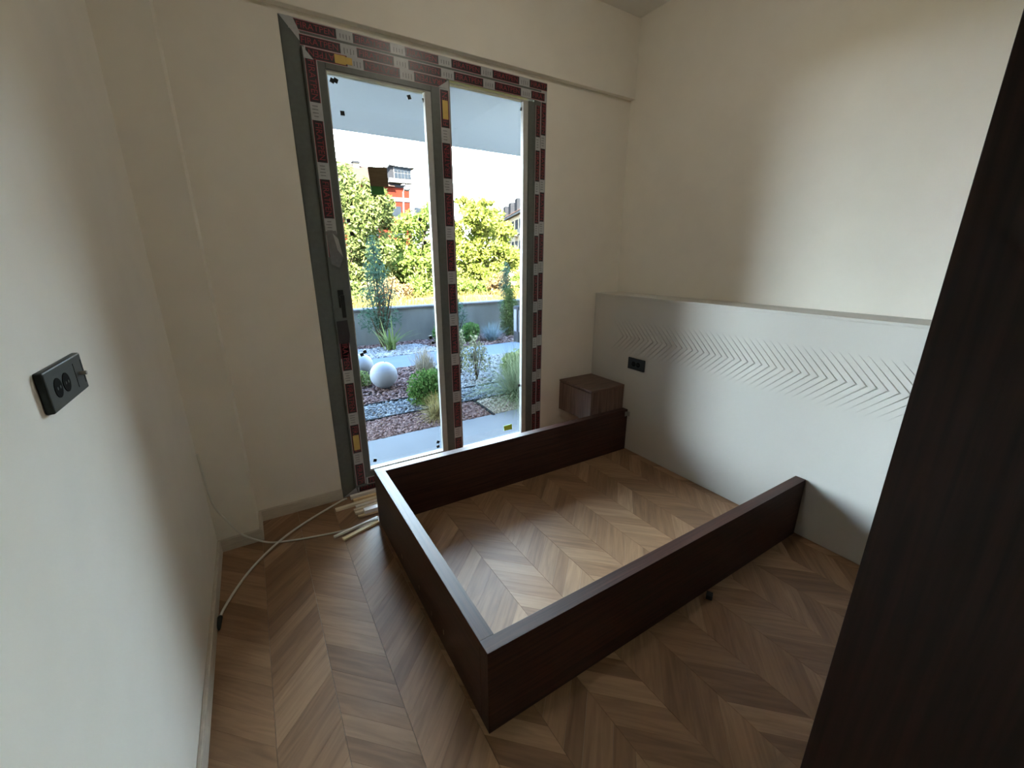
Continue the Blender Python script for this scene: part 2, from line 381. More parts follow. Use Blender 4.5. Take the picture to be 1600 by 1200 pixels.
wbox('pane', (GR[0]-.01, YF+.034, GR[2]-.01), (GR[1]+.01, YF+.040, GR[3]+.01), M['glass'], 0)
# lettering template
fc = bpy.data.curves.new('lettering_source', 'FONT'); fc.body = 'FIRATPEN'; fc.resolution_u = 2; fc.offset = 0
fo = bpy.data.objects.new('lettering_source', fc); COL.objects.link(fo)
bpy.context.view_layer.update()
tm = bpy.data.meshes.new_from_object(fo.evaluated_get(bpy.context.evaluated_depsgraph_get()))
TV = np.array([v.co[:] for v in tm.vertices]); TF = [tuple(p.vertices) for p in tm.polygons]
bpy.data.objects.remove(fo); bpy.data.curves.remove(fc); bpy.data.meshes.remove(tm)
lo_, hi_ = TV.min(0), TV.max(0); TV = (TV-(lo_+hi_)/2)/(hi_-lo_+np.array([0, 0, 1]))   # unit box
def film(a, b, wdt, y, blocks, rot, horizontal, text=None):
    """strip of printed film from a to b (x or z), across = its other coordinate, blocks = (start, end) of the black prints"""
    A0, A1 = a; c = b
    def rect(s, e, h0, h1, y0, y1):
        return ((s, y0, c+h0), (e, y1, c+h1)) if horizontal else ((c+h0, y0, s), (c+h1, y1, e))
    base = boxes('protective_film', [tuple(wl(q) for q in rect(A0, A1, -wdt/2, wdt/2, y-.0008, y))], M['filmw'], win)
    bl = []; tv = []; tf = []; rv = []; gv = []
    for s, e in blocks:
        s2, e2 = max(s, A0), min(e, A1)
        if e2-s2 < .01: continue
        bl.append(tuple(wl(q) for q in rect(s2, e2, -wdt*.46, wdt*.42, y-.0012, y-.0006)))
        fx = (e-s)*.88; fh = wdt*.52; ca, sa = math.cos(rot), math.sin(rot)
        if e2-s2 < .17:      # cut-off print: keep only the letters inside
            keep = []
        pts = TV*np.array([fx, fh, 0]); X = pts[:, 0]*ca-pts[:, 1]*sa; Z = pts[:, 0]*sa+pts[:, 1]*ca
        mid = (s+e)/2
        X, Z = (X+mid, Z+c) if horizontal else (X+c, Z+mid)
        along = X if horizontal else Z
        o0 = len(tv); tv += [wl((X[i], y-.0015, Z[i])) for i in range(len(X))]
        tf += [tuple(j+o0 for j in f) for f in TF if all(s2 < along[j] < e2 for j in f)]
        t = wdt*.05
        for r in ((s2, e2, -wdt*.46, -wdt*.46+t), (s2, e2, wdt*.42-t, wdt*.42)):
            rv.append(tuple(wl(q) for q in rect(r[0], r[1], r[2], r[3], y-.0014, y-.0010)))
    # small print between the black blocks
    ends = sorted([x for q in blocks for x in q])
    for (s, e), (s3, e3) in zip(sorted(blocks), sorted(blocks)[1:]):
        g0, g1 = e, s3
        if g1-g0 < .03 or g0 < A0 or g1 > A1: continue
        for kx in range(4):
            p = g0+(g1-g0)*(.2+.19*kx); ln = wdt*rnd.uniform(.25, .38)
            gv.append(tuple(wl(q) for q in rect(p, p+.004, -ln, ln*.4, y-.0013, y-.0006)))
    if bl: boxes('film_print', bl, M['filmb'], base)
    if tv: mesh('film_lettering', tv, tf, M['filmr'], base)
    if rv: boxes('film_border', rv, M['filmr'], base)
    if gv: boxes('film_small_print', gv, M['filmg'], base)
    return base
PER = .2835
def blk(start, n): return [(start+PER*i, start+PER*i+.2) for i in range(n)]
CCW, CW_, FLIP = math.pi/2, -math.pi/2, math.pi
film((-2.150, WX1-.002), 2.674, .050, YF, blk(-2.124, 6), 0, True)
film((-2.105, -.582), 2.612, .052, YF-.0005, blk(-2.110, 6), 0, True)
film((-2.092, -1.318), 2.5555, .055, YS, blk(-2.085, 3), FLIP, True)
film((1.56, 2.546), -2.066, .060, YS, blk(2.536-.2-PER*3, 4), CW_, False)
film((.075, 1.055), -2.066, .060, YS, blk(.030, 4), CW_, False)
film((.10, 2.560), -1.334, .062, YS, blk(.052, 9), CCW, False)
film((.03, 2.555), -.632, .040, YF, blk(.100-.004, 9), CW_, False)
film((.03, 2.650), -.587, .044, YF-.0004, blk(.112, 9), CW_, False)
film((-2.03, -1.32), .092, .050, YS, blk(-2.02, 3), 0, True)
film((-2.09, -.60), .036, .044, YF, blk(-2.08, 5), FLIP, True)
def flap(name, pts, y, mat):
    V = [wl((p[0], y-(p[2] if len(p) > 2 else 0), p[1])) for p in pts]; V2 = [(v[0], v[1]+.0012, v[2]) for v in V]; n = len(V)
    F = [tuple(range(n)), tuple(range(2*n-1, n-1, -1))]+[(i, i+n, (i+1) % n+n, (i+1) % n) for i in range(n)]
    return mesh(name, V+V2, F, mat, win)
flap('film_torn_edge', [(-2.096, 1.70), (-2.04, 1.705), (-2.02, 1.56, .02), (-2.045, 1.50, .012), (-2.085, 1.52, .004)], YS-.001, M['filmg'])
flap('film_torn_edge', [(-2.06, 1.69), (-2.036, 1.66, .018), (-2.022, 1.56, .026), (-2.045, 1.60, .01)], YS-.004, M['filmw'])
flap('film_torn_edge', [(-2.097, 1.19), (-2.035, 1.195), (-2.03, 1.10), (-2.045, 1.00), (-2.06, .955), (-2.097, .96)], YS-.0012, M['filmb'])
flap('film_corner_mitre', [(-2.188, 2.698), (-2.125, 2.698), (-2.095, 2.628), (-2.102, 2.60)], YF-.0016, M['filmw'])
flap('film_corner_mitre', [(-2.100, 2.580), (-2.098, 2.528), (-2.052, 2.528)], YS-.0016, M['filmw'])
flap('film_corner_mitre', [(-1.372, 2.530), (-1.305, 2.575), (-1.303, 2.528)], YS-.0016, M['filmw'])
flap('film_corner_mitre', [(-.665, 2.585), (-.612, 2.635), (-.607, 2.58)], YF-.0016, M['filmw'])
flap('film_corner_mitre', [(-2.185, .004), (-2.10, .052), (-2.09, .004)], YF-.0016, M['filmw'])
for x0, x1, z0, z1, y in ((-1.948, -1.893, 2.535, 2.575, YS), (-1.893, -1.86, 2.54, 2.572, YS), (-1.350, -1.315, 2.367, 2.466, YS), (-2.085, -2.047, .335, .440, YS)):
    wbox('masking_tape', (x0, y-.0028, z0), (x1, y-.0014, z1), M['masking'], 0)
for u, v in ((519, 126), (524.5, 126), (535, 177), (639, 152), (662.5, 157), (667, 211), (544.4, 345), (550, 365.6), (656, 343), (663.7, 379.3),
             (565.5, 554), (570, 549.5), (672.5, 527), (676, 535.5), (684.5, 690.5), (684.5, 697.5), (586, 719)):
    p = P(u, v, 1, YS+.029); a = rnd.uniform(.2, 1.2); r = .0155
    V = [wl((p.x+math.cos(a+k*math.pi/2)*r, YS+.0300, p.z+math.sin(a+k*math.pi/2)*r)) for k in range(4)]
    V += [(x, y-.004, z) for x, y, z in V]
    mesh('glass_pad', V, [(0, 1, 2, 3), (7, 6, 5, 4)]+[(i, i+4, (i+1) % 4+4, (i+1) % 4) for i in range(4)], M['black'], win)
for u, v in ((815, 171), (811, 602), (721, 694)):
    p = P(u, v, 1, YF+.032); a = rnd.uniform(.3, .6); r = .014
    V = [wl((p.x+math.cos(a+k*math.pi/2)*r, YF+.0340, p.z+math.sin(a+k*math.pi/2)*r)) for k in range(4)]
    V += [(x, y-.004, z) for x, y, z in V]
    mesh('glass_pad', V, [(0, 1, 2, 3), (7, 6, 5, 4)]+[(i, i+4, (i+1) % 4+4, (i+1) % 4) for i in range(4)], M['black'], win)
def sticker(name, px, y, mat, th=.002):
    q = [P(u, v, 1, y) for u, v in px]
    V = [wl((p.x, y, p.z)) for p in q]; n = len(V); V += [(a, b_-th, c) for a, b_, c in V]
    mesh(name, V, [tuple(range(n)), tuple(range(2*n-1, n-1, -1))]+[(i, i+n, (i+1) % n+n, (i+1) % n) for i in range(n)], mat, win)
sticker('cardboard_patch', [(574, 260), (604, 262), (607, 292.5), (578.5, 290.5)], YS+.030, M['cardboard'], .003)
sticker('green_sticker', [(578.5, 290.5), (599, 291.5), (600.5, 304.5), (580.5, 304.5)], YS+.030, M['green'])
sticker('lime_sticker', [(787, 666), (799.5, 662.5), (800, 670.5), (788, 673)], YF+.034, M['lime'])
# lever handle on the left sash
hx = -2.056
wbox('handle_plate', (hx-.016, YS-.010, 1.27), (hx+.016, YS, 1.375), M['black'], .004)
cyl('handle_neck', wl((hx, YS-.010, 1.335)), wl((hx, YS-.045, 1.335)), .010, M['black'], win, 14)
wbox('handle_lever', (hx-.011, YS-.055, 1.215), (hx+.011, YS-.038, 1.348), M['black'], .004)

# ------------------------------------------------------------------ headboard panel with cut chevron grooves
hb = empty('headboard', (0, .56, 0)); tag(hb, 'greige wall-wide headboard panel with engraved chevron grooves and ledge', 'headboard')
HO = Vector(hb.location)
HY0, HY1 = -.68, YW-.001
bm = bmesh.new(); add_box(bm, (0, HY0, .005), (.022, HY1, ZL-.016)); pan = bm_obj('panel', bm, M['headboard'])
bm = bmesh.new(); GP, GD, gh = .0423, .0050, .0034
for n in range(-12, 35):
    ky = .010+GP*n
    def prof(y, z, ny, nz):   # ends of the groove section
        return [bm.verts.new((xx, y+ny*s, z+nz*s)) for xx, s in ((-.001, -gh*1.25), (-.001, gh*1.25), (GD, gh*.12), (GD, -gh*.12))]
    top = prof(ky+.157, 1.107, .7071, .7071); mid = prof(ky, .95, 1.4142, 0); bot = prof(ky+.159, .791, .7071, -.7071)
    for a_, b_ in ((top, mid), (mid, bot)):
        for i in range(4): bm.faces.new((a_[i], b_[i], b_[(i+1) % 4], a_[(i+1) % 4]))
    bm.faces.new(top); bm.faces.new(bot[::-1])
bmesh.ops.recalc_face_normals(bm, faces=bm.faces)
cut = bm_obj('cutter', bm, None)
md = pan.modifiers.new('cut', 'BOOLEAN'); md.operation = 'DIFFERENCE'; md.object = cut; md.solver = 'EXACT'
bpy.context.view_layer.update()
me = bpy.data.meshes.new_from_object(pan.evaluated_get(bpy.context.evaluated_depsgraph_get()))
me.transform(Matrix.Translation(-HO)); me.name = 'panel'
bpy.data.objects.remove(cut); bpy.data.objects.remove(pan)
if not me.materials: me.materials.append(M['headboard'])
link(bpy.data.objects.new('panel', me), hb)
box('ledge', tuple(Vector((-.004, HY0, ZL-.016))-HO), tuple(Vector((XR-.003, HY1, ZL))-HO), M['headboard'], hb, .0015)

def socket(name, loc, rotz, wdt, hgt, thk, cents, label, stub=None):
    "local frame: x along the wall, y out of the wall, z up"
    e = empty(name, loc, rotz); tag(e, label, 'socket')
    box('plate', (-wdt/2, 0, -hgt/2), (wdt/2, thk, hgt/2), M['black'], e, .003)
    for c in cents:
        s = cyl('socket_insert', (c[0], thk-.002, c[1]), (c[0], thk+.0012, c[1]), .0195, M['blackdeep'], e, 24)
        for q in (-.007, .007): cyl('pin_hole', (c[0]+q, thk+.0008, c[1]), (c[0]+q, thk+.0018, c[1]), .0032, M['black'], s, 10)
    if stub:
        cyl('coaxial_stub', (stub[0], thk, stub[1]), (stub[0], thk+.012, stub[1]), .0045, M['steel'], e, 14)
        for q in (-.024, .024): box('seam', (q+stub[0]-.0006, thk-.0002, -.026), (q+stub[0]+.0006, thk+.0006, .026), M['blackdeep'], e)
    return e
socket('wall_socket', (0, 1.287, .750), math.pi/2, .166, .092, .012, ((.022, 0), (-.024, 0)), 'flat black double socket on the headboard above the nightstand')
ST = .014; lx = XL+ST; pc = [P(u, v, 0, lx) for u, v in ((67, 585), (122, 549), (140, 602), (87, 650))]
cy, cz = sum(p.y for p in pc)/4, sum(p.z for p in pc)/4
def ll(u, v):
    p = P(u, v, 0, lx); return (-(p.y-cy), p.z-cz)
socket('wall_socket', (XL, cy, cz), -math.pi/2, (pc[1].y+pc[2].y-pc[0].y-pc[3].y)/2, (pc[0].z+pc[1].z-pc[2].z-pc[3].z)/2, ST, (ll(91, 606), ll(103.6, 597)), 'thick black socket plate with aerial stub on the left cream wall', ll(124, 583))

# ------------------------------------------------------------------ nightstand
ns = empty('nightstand', (-.18, 1.585, .292)); tag(ns, 'floating walnut nightstand in the corner below the headboard socket', 'nightstand')
NO = Vector(ns.location)
def nb(name, lo, hi, mat, bev=.0015): return box(name, tuple(Vector(lo)-NO), tuple(Vector(hi)-NO), mat, ns, bev)
NX0, NX1, NY0, NY1, NZ0, NZ1 = -.362, -.001, 1.3955, YW-.001, .292, .557
nb('top', (NX0, NY0, NZ1-.018), (NX1, NY1, NZ1), M['nstop'])
nb('side_panel', (NX0+.020, NY0+.001, NZ0), (NX1, NY0+.019, NZ1-.018), M['ns'])
nb('side_panel', (NX0+.020, NY1-.018, NZ0), (NX1, NY1, NZ1-.018), M['ns'])
nb('bottom', (NX0+.020, NY0+.019, NZ0), (NX1, NY1-.018, NZ0+.018), M['ns'])
nb('back_panel', (NX1-.008, NY0+.019, NZ0+.018), (NX1, NY1-.018, NZ1-.018), M['ns'], 0)
nb('drawer_front', (NX0+.001, NY0+.001, NZ0), (NX0+.018, NY1-.001, NZ1-.022), M['ns'])

# ------------------------------------------------------------------ bed frame
BL, BW, BH, BT = 2.05, 1.411, .356, .054
bed = empty('bed_frame', (-BL/2, BW/2, 0)); tag(bed, 'dark walnut bed surround of three boards without slats', 'bed')
BO = Vector(bed.location)
def bb(name, lo, hi, mat, bev=.0012): return box(name, tuple(Vector(lo)-BO), tuple(Vector(hi)-BO), mat, bed, bev)
bb('side_rail', (-BL, 0, 0), (-.002, BT, BH), M['railx'])
fr_ = bb('side_rail', (-BL, BW-BT, 0), (-.002, BW, BH), M['railx'])
for v in fr_.data.vertices: v.co.y -= .020*(v.co.x+BO.x+BL)/BL      # the far rail runs slightly askew
bb('footboard', (-BL, BT+.0004, 0), (-BL+BT, BW-BT-.0004, BH), M['raily'])
boxes('corner_bracket', [tuple(tuple(Vector(q)-BO) for q in r) for r in
      (((-.032, BW-BT-.024, BH-.055), (-.003, BW-BT-.020, BH-.016)), ((-.0045, BW-BT-.044, BH-.055), (-.0025, BW-BT-.020, BH-.016)))], M['steel'], bed)
for u, v in ((628, 869), (655, 918), (674, 958), (693, 988)):
    p = P(u, v, 0, -BL)
    bb('plaster_smudge', (-BL-.0006, p.y-.004, p.z-.012), (-BL, p.y+.004, p.z+.012), M['smudge'], 0)

# ------------------------------------------------------------------ wardrobe beside the camera
wd = empty('wardrobe', (-.70, -.99, 0)); tag(wd, 'tall very dark walnut wardrobe cutting off the right edge', 'wardrobe')
WDO = Vector(wd.location)
def wb(name, lo, hi, mat=M['ward'], bev=.001, par=None): return box(name, tuple(Vector(lo)-WDO), tuple(Vector(hi)-WDO), mat, par or wd, bev)
X0, X1, Y0, Y1, ZT = -1.60, XR-.004, -1.296, -.687, 2.75
wb('side_panel', (X0, Y0, 0), (X0+.018, Y1, ZT)); wb('side_panel', (X1-.018, Y0, 0), (X1, Y1-.02, ZT))
wb('top', (X0+.018, Y0, ZT-.018), (X1-.018, Y1-.02, ZT)); wb('bottom', (X0+.018, Y0, .06), (X1-.018, Y1-.02, .078)); wb('plinth', (X0+.018, Y1-.06, 0), (X1-.018, Y1-.042, .06))
wb('back_panel', (X0+.018, Y0, .078), (X1-.018, Y0+.008, ZT-.018), bev=0)
for i in range(3):
    a = X0+.020+i*(X1-X0-.022)/3; b_ = a+(X1-X0-.022)/3-.003
    d = wb('door', (a, Y1-.019, .065), (b_, Y1-.001, ZT-.003))
    wb('handle', (b_-.05, Y1-.001, 1.0), (b_-.035, Y1+.008, 1.18), M['black'], .003, d)

# ------------------------------------------------------------------ added fill lamp on the ceiling, unseen, lifts the upper walls
lm, lnt, lb = mat_base('fill_lamp_diffuser', (.85, .83, .78), .4, .4)
lb.inputs['Emission Color'].default_value = (1, .93, .78, 1); lb.inputs['Emission Strength'].default_value = 14.0
e = empty('ceiling_fill_lamp', (-1.15, .45, ZC)); tag(e, 'added round fill lamp on the ceiling above the bed frame', 'lamp')
cyl('canopy', (0, 0, -.03), (0, 0, 0), .17, M['ceil'], e, 32)
bm = bmesh.new(); bmesh.ops.create_uvsphere(bm, u_segments=32, v_segments=16, radius=.155, matrix=Matrix.Diagonal((1, 1, .55, 1)))
bmesh.ops.bisect_plane(bm, geom=list(bm.verts)+list(bm.edges)+list(bm.faces), plane_co=(0, 0, 0), plane_no=(0, 0, 1), clear_outer=True)
bmesh.ops.translate(bm, verts=bm.verts, vec=(0, 0, -.03)); bm_obj('diffuser', bm, lm, e, True)

# ------------------------------------------------------------------ loose things on the floor
def stick(name, p0, p1, wdt, hgt, z, mat, label, cat='wood strip', grp='offcut strips beside the window'):
    a, b_ = Vector((*p0, 0)), Vector((*p1, 0)); d = b_-a; Ln = d.length
    o = box(name, (0, -wdt/2, 0), (Ln, wdt/2, hgt), mat, None, .001)
    o.location = (a.x, a.y, z); o.rotation_euler = (0, 0, math.atan2(d.y, d.x)); tag(o, label, cat, grp); return o
stick('trim_offcut', (-2.150, 1.755), (-1.90, 1.757), .026, .026, 0, M['stickw'], 'pale grey offcut strip lying tight against the window frame')
stick('trim_offcut', (-2.140, 1.712), (-1.86, 1.715), .022, .018, 0, M['sticky'], 'orange pine offcut strip second from the window frame')
stick('trim_offcut', (-2.260, 1.662), (-1.83, 1.679), .026, .016, 0, M['stickc'], 'longest cream offcut strip jutting out left of the pile')
stick('trim_offcut', (-2.142, 1.628), (-1.86, 1.637), .022, .016, 0, M['stickw'], 'white offcut strip just in front of the longest cream one')
stick('trim_offcut', (-2.160, 1.596), (-1.85, 1.606), .020, .014, 0, M['stickc'], 'thin cream offcut strip in the middle of the pile')
stick('trim_offcut', (-2.160, 1.560), (-1.88, 1.572), .022, .014, 0, M['stickc'], 'yellowish offcut strip with slanted end below the middle of the pile')
stick('trim_offcut', (-2.152, 1.513), (-1.90, 1.519), .020, .014, 0, M['sticky'], 'short raw pine offcut strip under the white block')
stick('trim_offcut', (-2.112, 1.524), (-1.93, 1.526), .040, .024, .0145, M['stickw'], 'stubby white block lying on top of the offcut strips')
stick('trim_rod', (-2.318, 1.366), (-2.054, 1.428), .013, .013, .0125, M['stickw'], 'bright white rod slanting out from the foot of the bed', 'rod')
stick('trim_offcut', (-2.275, 1.335), (-2.055, 1.402), .024, .012, 0, M['sticky'], 'cream offcut strip under the bright white rod at the bed corner')
c1 = [(XL+.008, YP-.02, .60), (XL+.010, YP-.022, .50), (XL+.022, YP-.024, .31), (XL+.066, YP-.028, .189), (-2.755, 1.56, .085), (-2.655, 1.535, .012), (-2.56, 1.490, .007),
      (-2.383, 1.441, .007), (-2.228, 1.415, .007), (-2.11, 1.408, .020), (-2.056, 1.405, .020)]
tag(tube('white_cable', spline(c1), .0052, M['cable'], None, 8), 'white cable hanging from the corner and curving over the floor to the bed', 'cable')
c2 = [(-2.853, 1.039, .012), (-2.838, 1.105, .008), (-2.785, 1.232, .007), (-2.706, 1.368, .007), (-2.577, 1.501, .018), (-2.426, 1.632, .008), (-2.217, 1.752, .007), (-2.17, 1.765, .007)]
cb = empty('white_cable', (-2.853, 1.039, 0)); tag(cb, 'white cable with taped black end lying along the skirting', 'cable')
CO = Vector(cb.location)
tube('sheath', [p-CO for p in spline(c2)], .006, M['cable'], cb, 8)
tube('taped_end', [p-CO for p in spline([(-2.850, 1.052, .013), (-2.8525, 1.03, .013), (-2.853, 1.00, .012), (-2.852, .975, .009)], 4)],
     [.0085, .0105, .0115, .011, .0105, .011, .0105, .0095, .0088, .008, .007, .005, .003], M['black'], cb, 10)
o = box('rubber_block', (-.018, -.014, 0), (.018, .014, .022), M['black'], None, .003); o.location = (-.868, -.032, 0); o.rotation_euler = (0, 0, .5)
tag(o, 'small black rubber block on the floor by the near bed rail', 'block')

# ------------------------------------------------------------------ outdoors: building, terrace, beds
GZ = -.08
struct(boxes('balcony_slab', [((-14, 2.02, 2.76), (12, 3.94, 3.02))], M['slab']), 'grey balcony slab overhanging the terrace')
struct(boxes('building_upper_storeys', [((-14, -6, 3.42), (12, 3.94, 5.2)), ((-14, 2.0, 3.02), (12, 2.3, 3.42))], M['facade']), 'upper storeys of the house above the room')
struct(boxes('building_facade', [((-14, 1.82, -.3), (XL-.2, 2.02, 3.42)), ((XR+.2, 1.82, -.3), (12, 2.02, 3.42))], M['facade']), 'outer facade of the house beside the window')
struct(box('terrace', (-9, 2.02, GZ-.1), (8, 2.79, GZ+.012), M['terrace']), 'pale grey terrace slab outside the window')
struct(box('garden_soil', (-14, 2.0, GZ-.3), (12, 7.6, GZ-.012), M['soil']), 'dark soil under the garden beds')
struct(box('garden_path', (-9, 5.30, GZ-.1), (9, 6.12, GZ+.01), M['path']), 'blue-grey garden path behind the globe lamps')
def trim(name, lo, hi, label): struct(box(name, lo, hi, M['edging'], None, .002), label)
trim('trim_1', (-6, 3.29, GZ-.02), (6, 3.315, GZ+.025), 'dark edging strip behind the red bark bed')
trim('trim_2', (-6, 3.79, GZ-.02), (6, 3.815, GZ+.025), 'dark edging strip behind the slate pebbles')
p, q = P(739, 627, 2, GZ), P(772, 650, 2, GZ)
bm = bmesh.new(); dv = Vector((q.x-p.x, q.y-p.y, 0)); nv = Vector((-dv.y, dv.x, 0)).normalized()*.012
vs = [bm.verts.new((c.x+s*nv.x, c.y+s*nv.y, z)) for z in (GZ-.02, GZ+.025) for c, s in ((p, 1), (q, 1), (q, -1), (p, -1))]
for f in ((3, 2, 1, 0), (4, 5, 6, 7), (0, 1, 5, 4), (1, 2, 6, 5), (2, 3, 7, 6), (3, 0, 4, 7)): bm.faces.new([vs[i] for i in f])
struct(bm_obj('trim_3', bm, M['edging']), 'dark edging strip between the red bark and the beige pebbles')
gw = box('wall_garden', (-14, 7.40, -.4), (12, 7.62, .585), M['gwall']); struct(gw, 'dark grey garden wall behind the planting')
box('coping', (-14, 7.37, .585), (12, 7.65, .615), M['coping'], gw, .003)
struct(box('ground_beyond', (-90, 7.62, -.5), (110, 150, .32), M['grass']), 'sunlit dry grass ground beyond the garden wall')

ICO = bmesh.new(); bmesh.ops.create_icosphere(ICO, subdivisions=1, radius=1)
IV = np.array([v.co[:] for v in ICO.verts]); IF = np.array([[v.index for v in f.verts] for f in ICO.faces]); ICO.free()
def shade_attr(me, vals):
    a = me.attributes.new('shade', 'FLOAT', 'FACE'); a.data.foreach_set('value', np.asarray(vals, dtype=np.float32))
def np_mesh(name, V, F, mat, parent, vals):
    me = bpy.data.meshes.new(name); nv, nf, k = len(V), len(F), F.shape[1]
    me.vertices.add(nv); me.vertices.foreach_set('co', V.astype(np.float32).ravel())
    me.loops.add(nf*k); me.loops.foreach_set('vertex_index', F.astype(np.int32).ravel())
    me.polygons.add(nf); me.polygons.foreach_set('loop_start', np.arange(0, nf*k, k, dtype=np.int32)); me.update(calc_edges=True)
    me.materials.append(mat); shade_attr(me, vals)
    return link(bpy.data.objects.new(name, me), parent)
def stones(name, inside, bbox, n, size, flat, mat, label, cat, seed):
    g = np.random.default_rng(seed); x0, x1, y0, y1 = bbox
    pts = np.stack([g.uniform(x0, x1, n), g.uniform(y0, y1, n)], 1); pts = pts[[inside(a, b2) for a, b2 in pts]]; n = len(pts)
    s = size*g.uniform(.6, 1.3, (n, 3)); s[:, 2] *= flat; ang = g.uniform(0, 6.28, n); ca, sa = np.cos(ang), np.sin(ang)
    base = IV[None]*s[:, None]*g.uniform(.85, 1.15, (n, len(IV), 1))
    til = g.normal(0, .35, n)[:, None]
    Z = base[:, :, 2]+base[:, :, 0]*til
    X = base[:, :, 0]*ca[:, None]-base[:, :, 1]*sa[:, None]+pts[:, :1]; Y = base[:, :, 0]*sa[:, None]+base[:, :, 1]*ca[:, None]+pts[:, 1:]
    V = np.stack([X, Y, Z+GZ+g.uniform(-.004, .012, n)[:, None]], 2).reshape(-1, 3)
    F = (IF[None]+(np.arange(n)*len(IV))[:, None, None]).reshape(-1, 3)
    o = np_mesh(name, V, F, mat, None, np.repeat(g.random(n), len(IF)))
    tag(o, label, cat, None, 'stuff'); return o
sl = (q.x-p.x)/(q.y-p.y)
diag = lambda y: p.x+(y-p.y)*sl
stones('bark_chips', lambda x, y: x < diag(y)-.02, (-2.1, -.3, 2.80, 3.285), 5200, .021, .45, M['mulch'], 'reddish bark chips beside the terrace', 'bark', 1)
stones('beige_pebbles', lambda x, y: x > diag(y)+.02, (-.6, .9, 2.80, 3.285), 3200, .019, .7, M['pebb'], 'beige pebbles right of the bark bed', 'pebbles', 2)
stones('slate_pebbles', lambda x, y: True, (-2.0, 1.0, 3.32, 3.785), 5200, .021, .55, M['pebd'], 'blue-grey slate pebbles in a strip behind the bark', 'pebbles', 3)
bedsplit = lambda x, y: x > -.55+(y-3.82)*.25
stones('white_pebbles', lambda x, y: bedsplit(x, y), (-.7, 2.0, 3.82, 5.29), 6500, .025, .7, M['pebw'], 'white pebbles around the cream-edged shrubs', 'pebbles', 4)
stones('bark_chips', lambda x, y: not bedsplit(x, y), (-2.0, .2, 3.82, 5.29), 3600, .024, .45, M['mulch'], 'brown bark chips below the globe lamps', 'bark', 5)
wsplit = lambda x, y: x < .42-(y-6.1)*.35
stones('white_pebbles', lambda x, y: wsplit(x, y) and y < 6.95, (-2.0, .6, 6.13, 6.95), 3000, .030, .7, M['pebw'], 'white pebbles at the foot of the sword-leaved plant', 'pebbles', 6)
stones('bark_chips', lambda x, y: not wsplit(x, y) or y > 6.95, (-2.0, 3.2, 6.13, 7.32), 3800, .028, .45, M['mulch'], 'brown bark chips along the garden wall', 'bark', 7)

# globe lamps, bollard
def globe(u, v, y, r, label):
    p = P(u, v, 1, y); e = empty('globe_lamp', (p.x, y, GZ)); tag(e, label, 'lamp', 'white globe lamps')
    bm = bmesh.new(); bmesh.ops.create_uvsphere(bm, u_segments=36, v_segments=22, radius=r, matrix=Matrix.Translation((0, 0, r+.012)))
    bm_obj('globe', bm, M['globe'], e, True)
    cyl('base', (0, 0, -.01), (0, 0, .03), r*.35, M['lampd'], e, 20)
    box('cable_gland', (.02, -.006, 2*r-.008), (.032, .006, 2*r+.014), M['lampd'], e)
globe(600, 590, 4.38, .172, 'larger white globe lamp in front of the path')
globe(566, 588, 5.05, .168, 'white globe lamp half hidden behind the lime bush')
p = P(812, 535, 2, GZ); e = empty('bollard_lamp', (p.x+.03, 6.10, GZ)); tag(e, 'square bollard lamp with white panels by the garden path', 'lamp')
box('base', (-.085, -.085, 0), (.085, .085, .22), M['lampd'], e, .003); box('cap', (-.09, -.09, .66), (.09, .09, .72), M['lampd'], e, .003)
for lo, hi in (((-.085, -.02, .22), (-.065, .08, .66)), ((-.055, -.085, .22), (.085, -.065, .66)), ((.065, -.05, .22), (.085, .085, .66))): box('light_panel', lo, hi, M['lampw'], e)
box('core', (-.06, -.06, .22), (.06, .06, .66), M['lampd'], e)

# plants ----------------------------------------------------------------
def leaves(name, blobs, n, size, mat, parent, seed, hang=0, shell=.55, aspect=.45):
    "leaf quads spread in ellipsoids (cx, cy, cz, rx, ry, rz), two triangles each, folded along the rib"
    g = np.random.default_rng(seed); B = np.array(blobs, float)
    vol = (B[:, 3]*B[:, 5]); k = g.choice(len(B), n, p=vol/vol.sum()); b_ = B[k]
    d = g.normal(size=(n, 3)); d /= np.linalg.norm(d, axis=1)[:, None]
    r = shell+(1.08-shell)*g.random(n)**.7
    c = b_[:, :3]+d*b_[:, 3:]*r[:, None]
    a = g.normal(size=(n, 3)); a[:, 2] -= hang; a /= np.linalg.norm(a, axis=1)[:, None]
    t = np.cross(a, g.normal(size=(n, 3))); t /= np.linalg.norm(t, axis=1)[:, None]; nn = np.cross(a, t)
    s = size*g.uniform(.6, 1.35, n)[:, None]
    v0 = c-a*s; v2 = c+a*s; v1 = c+t*s*aspect+nn*s*.15; v3 = c-t*s*aspect+nn*s*.15
    V = np.stack([v0, v1, v2, v3], 1).reshape(-1, 3); i0 = np.arange(n)*4
    F = np.concatenate([np.stack([i0, i0+1, i0+2], 1), np.stack([i0, i0+2, i0+3], 1)])
    sh = g.random(n); return np_mesh(name, V, F, mat, parent, np.concatenate([sh, sh]))
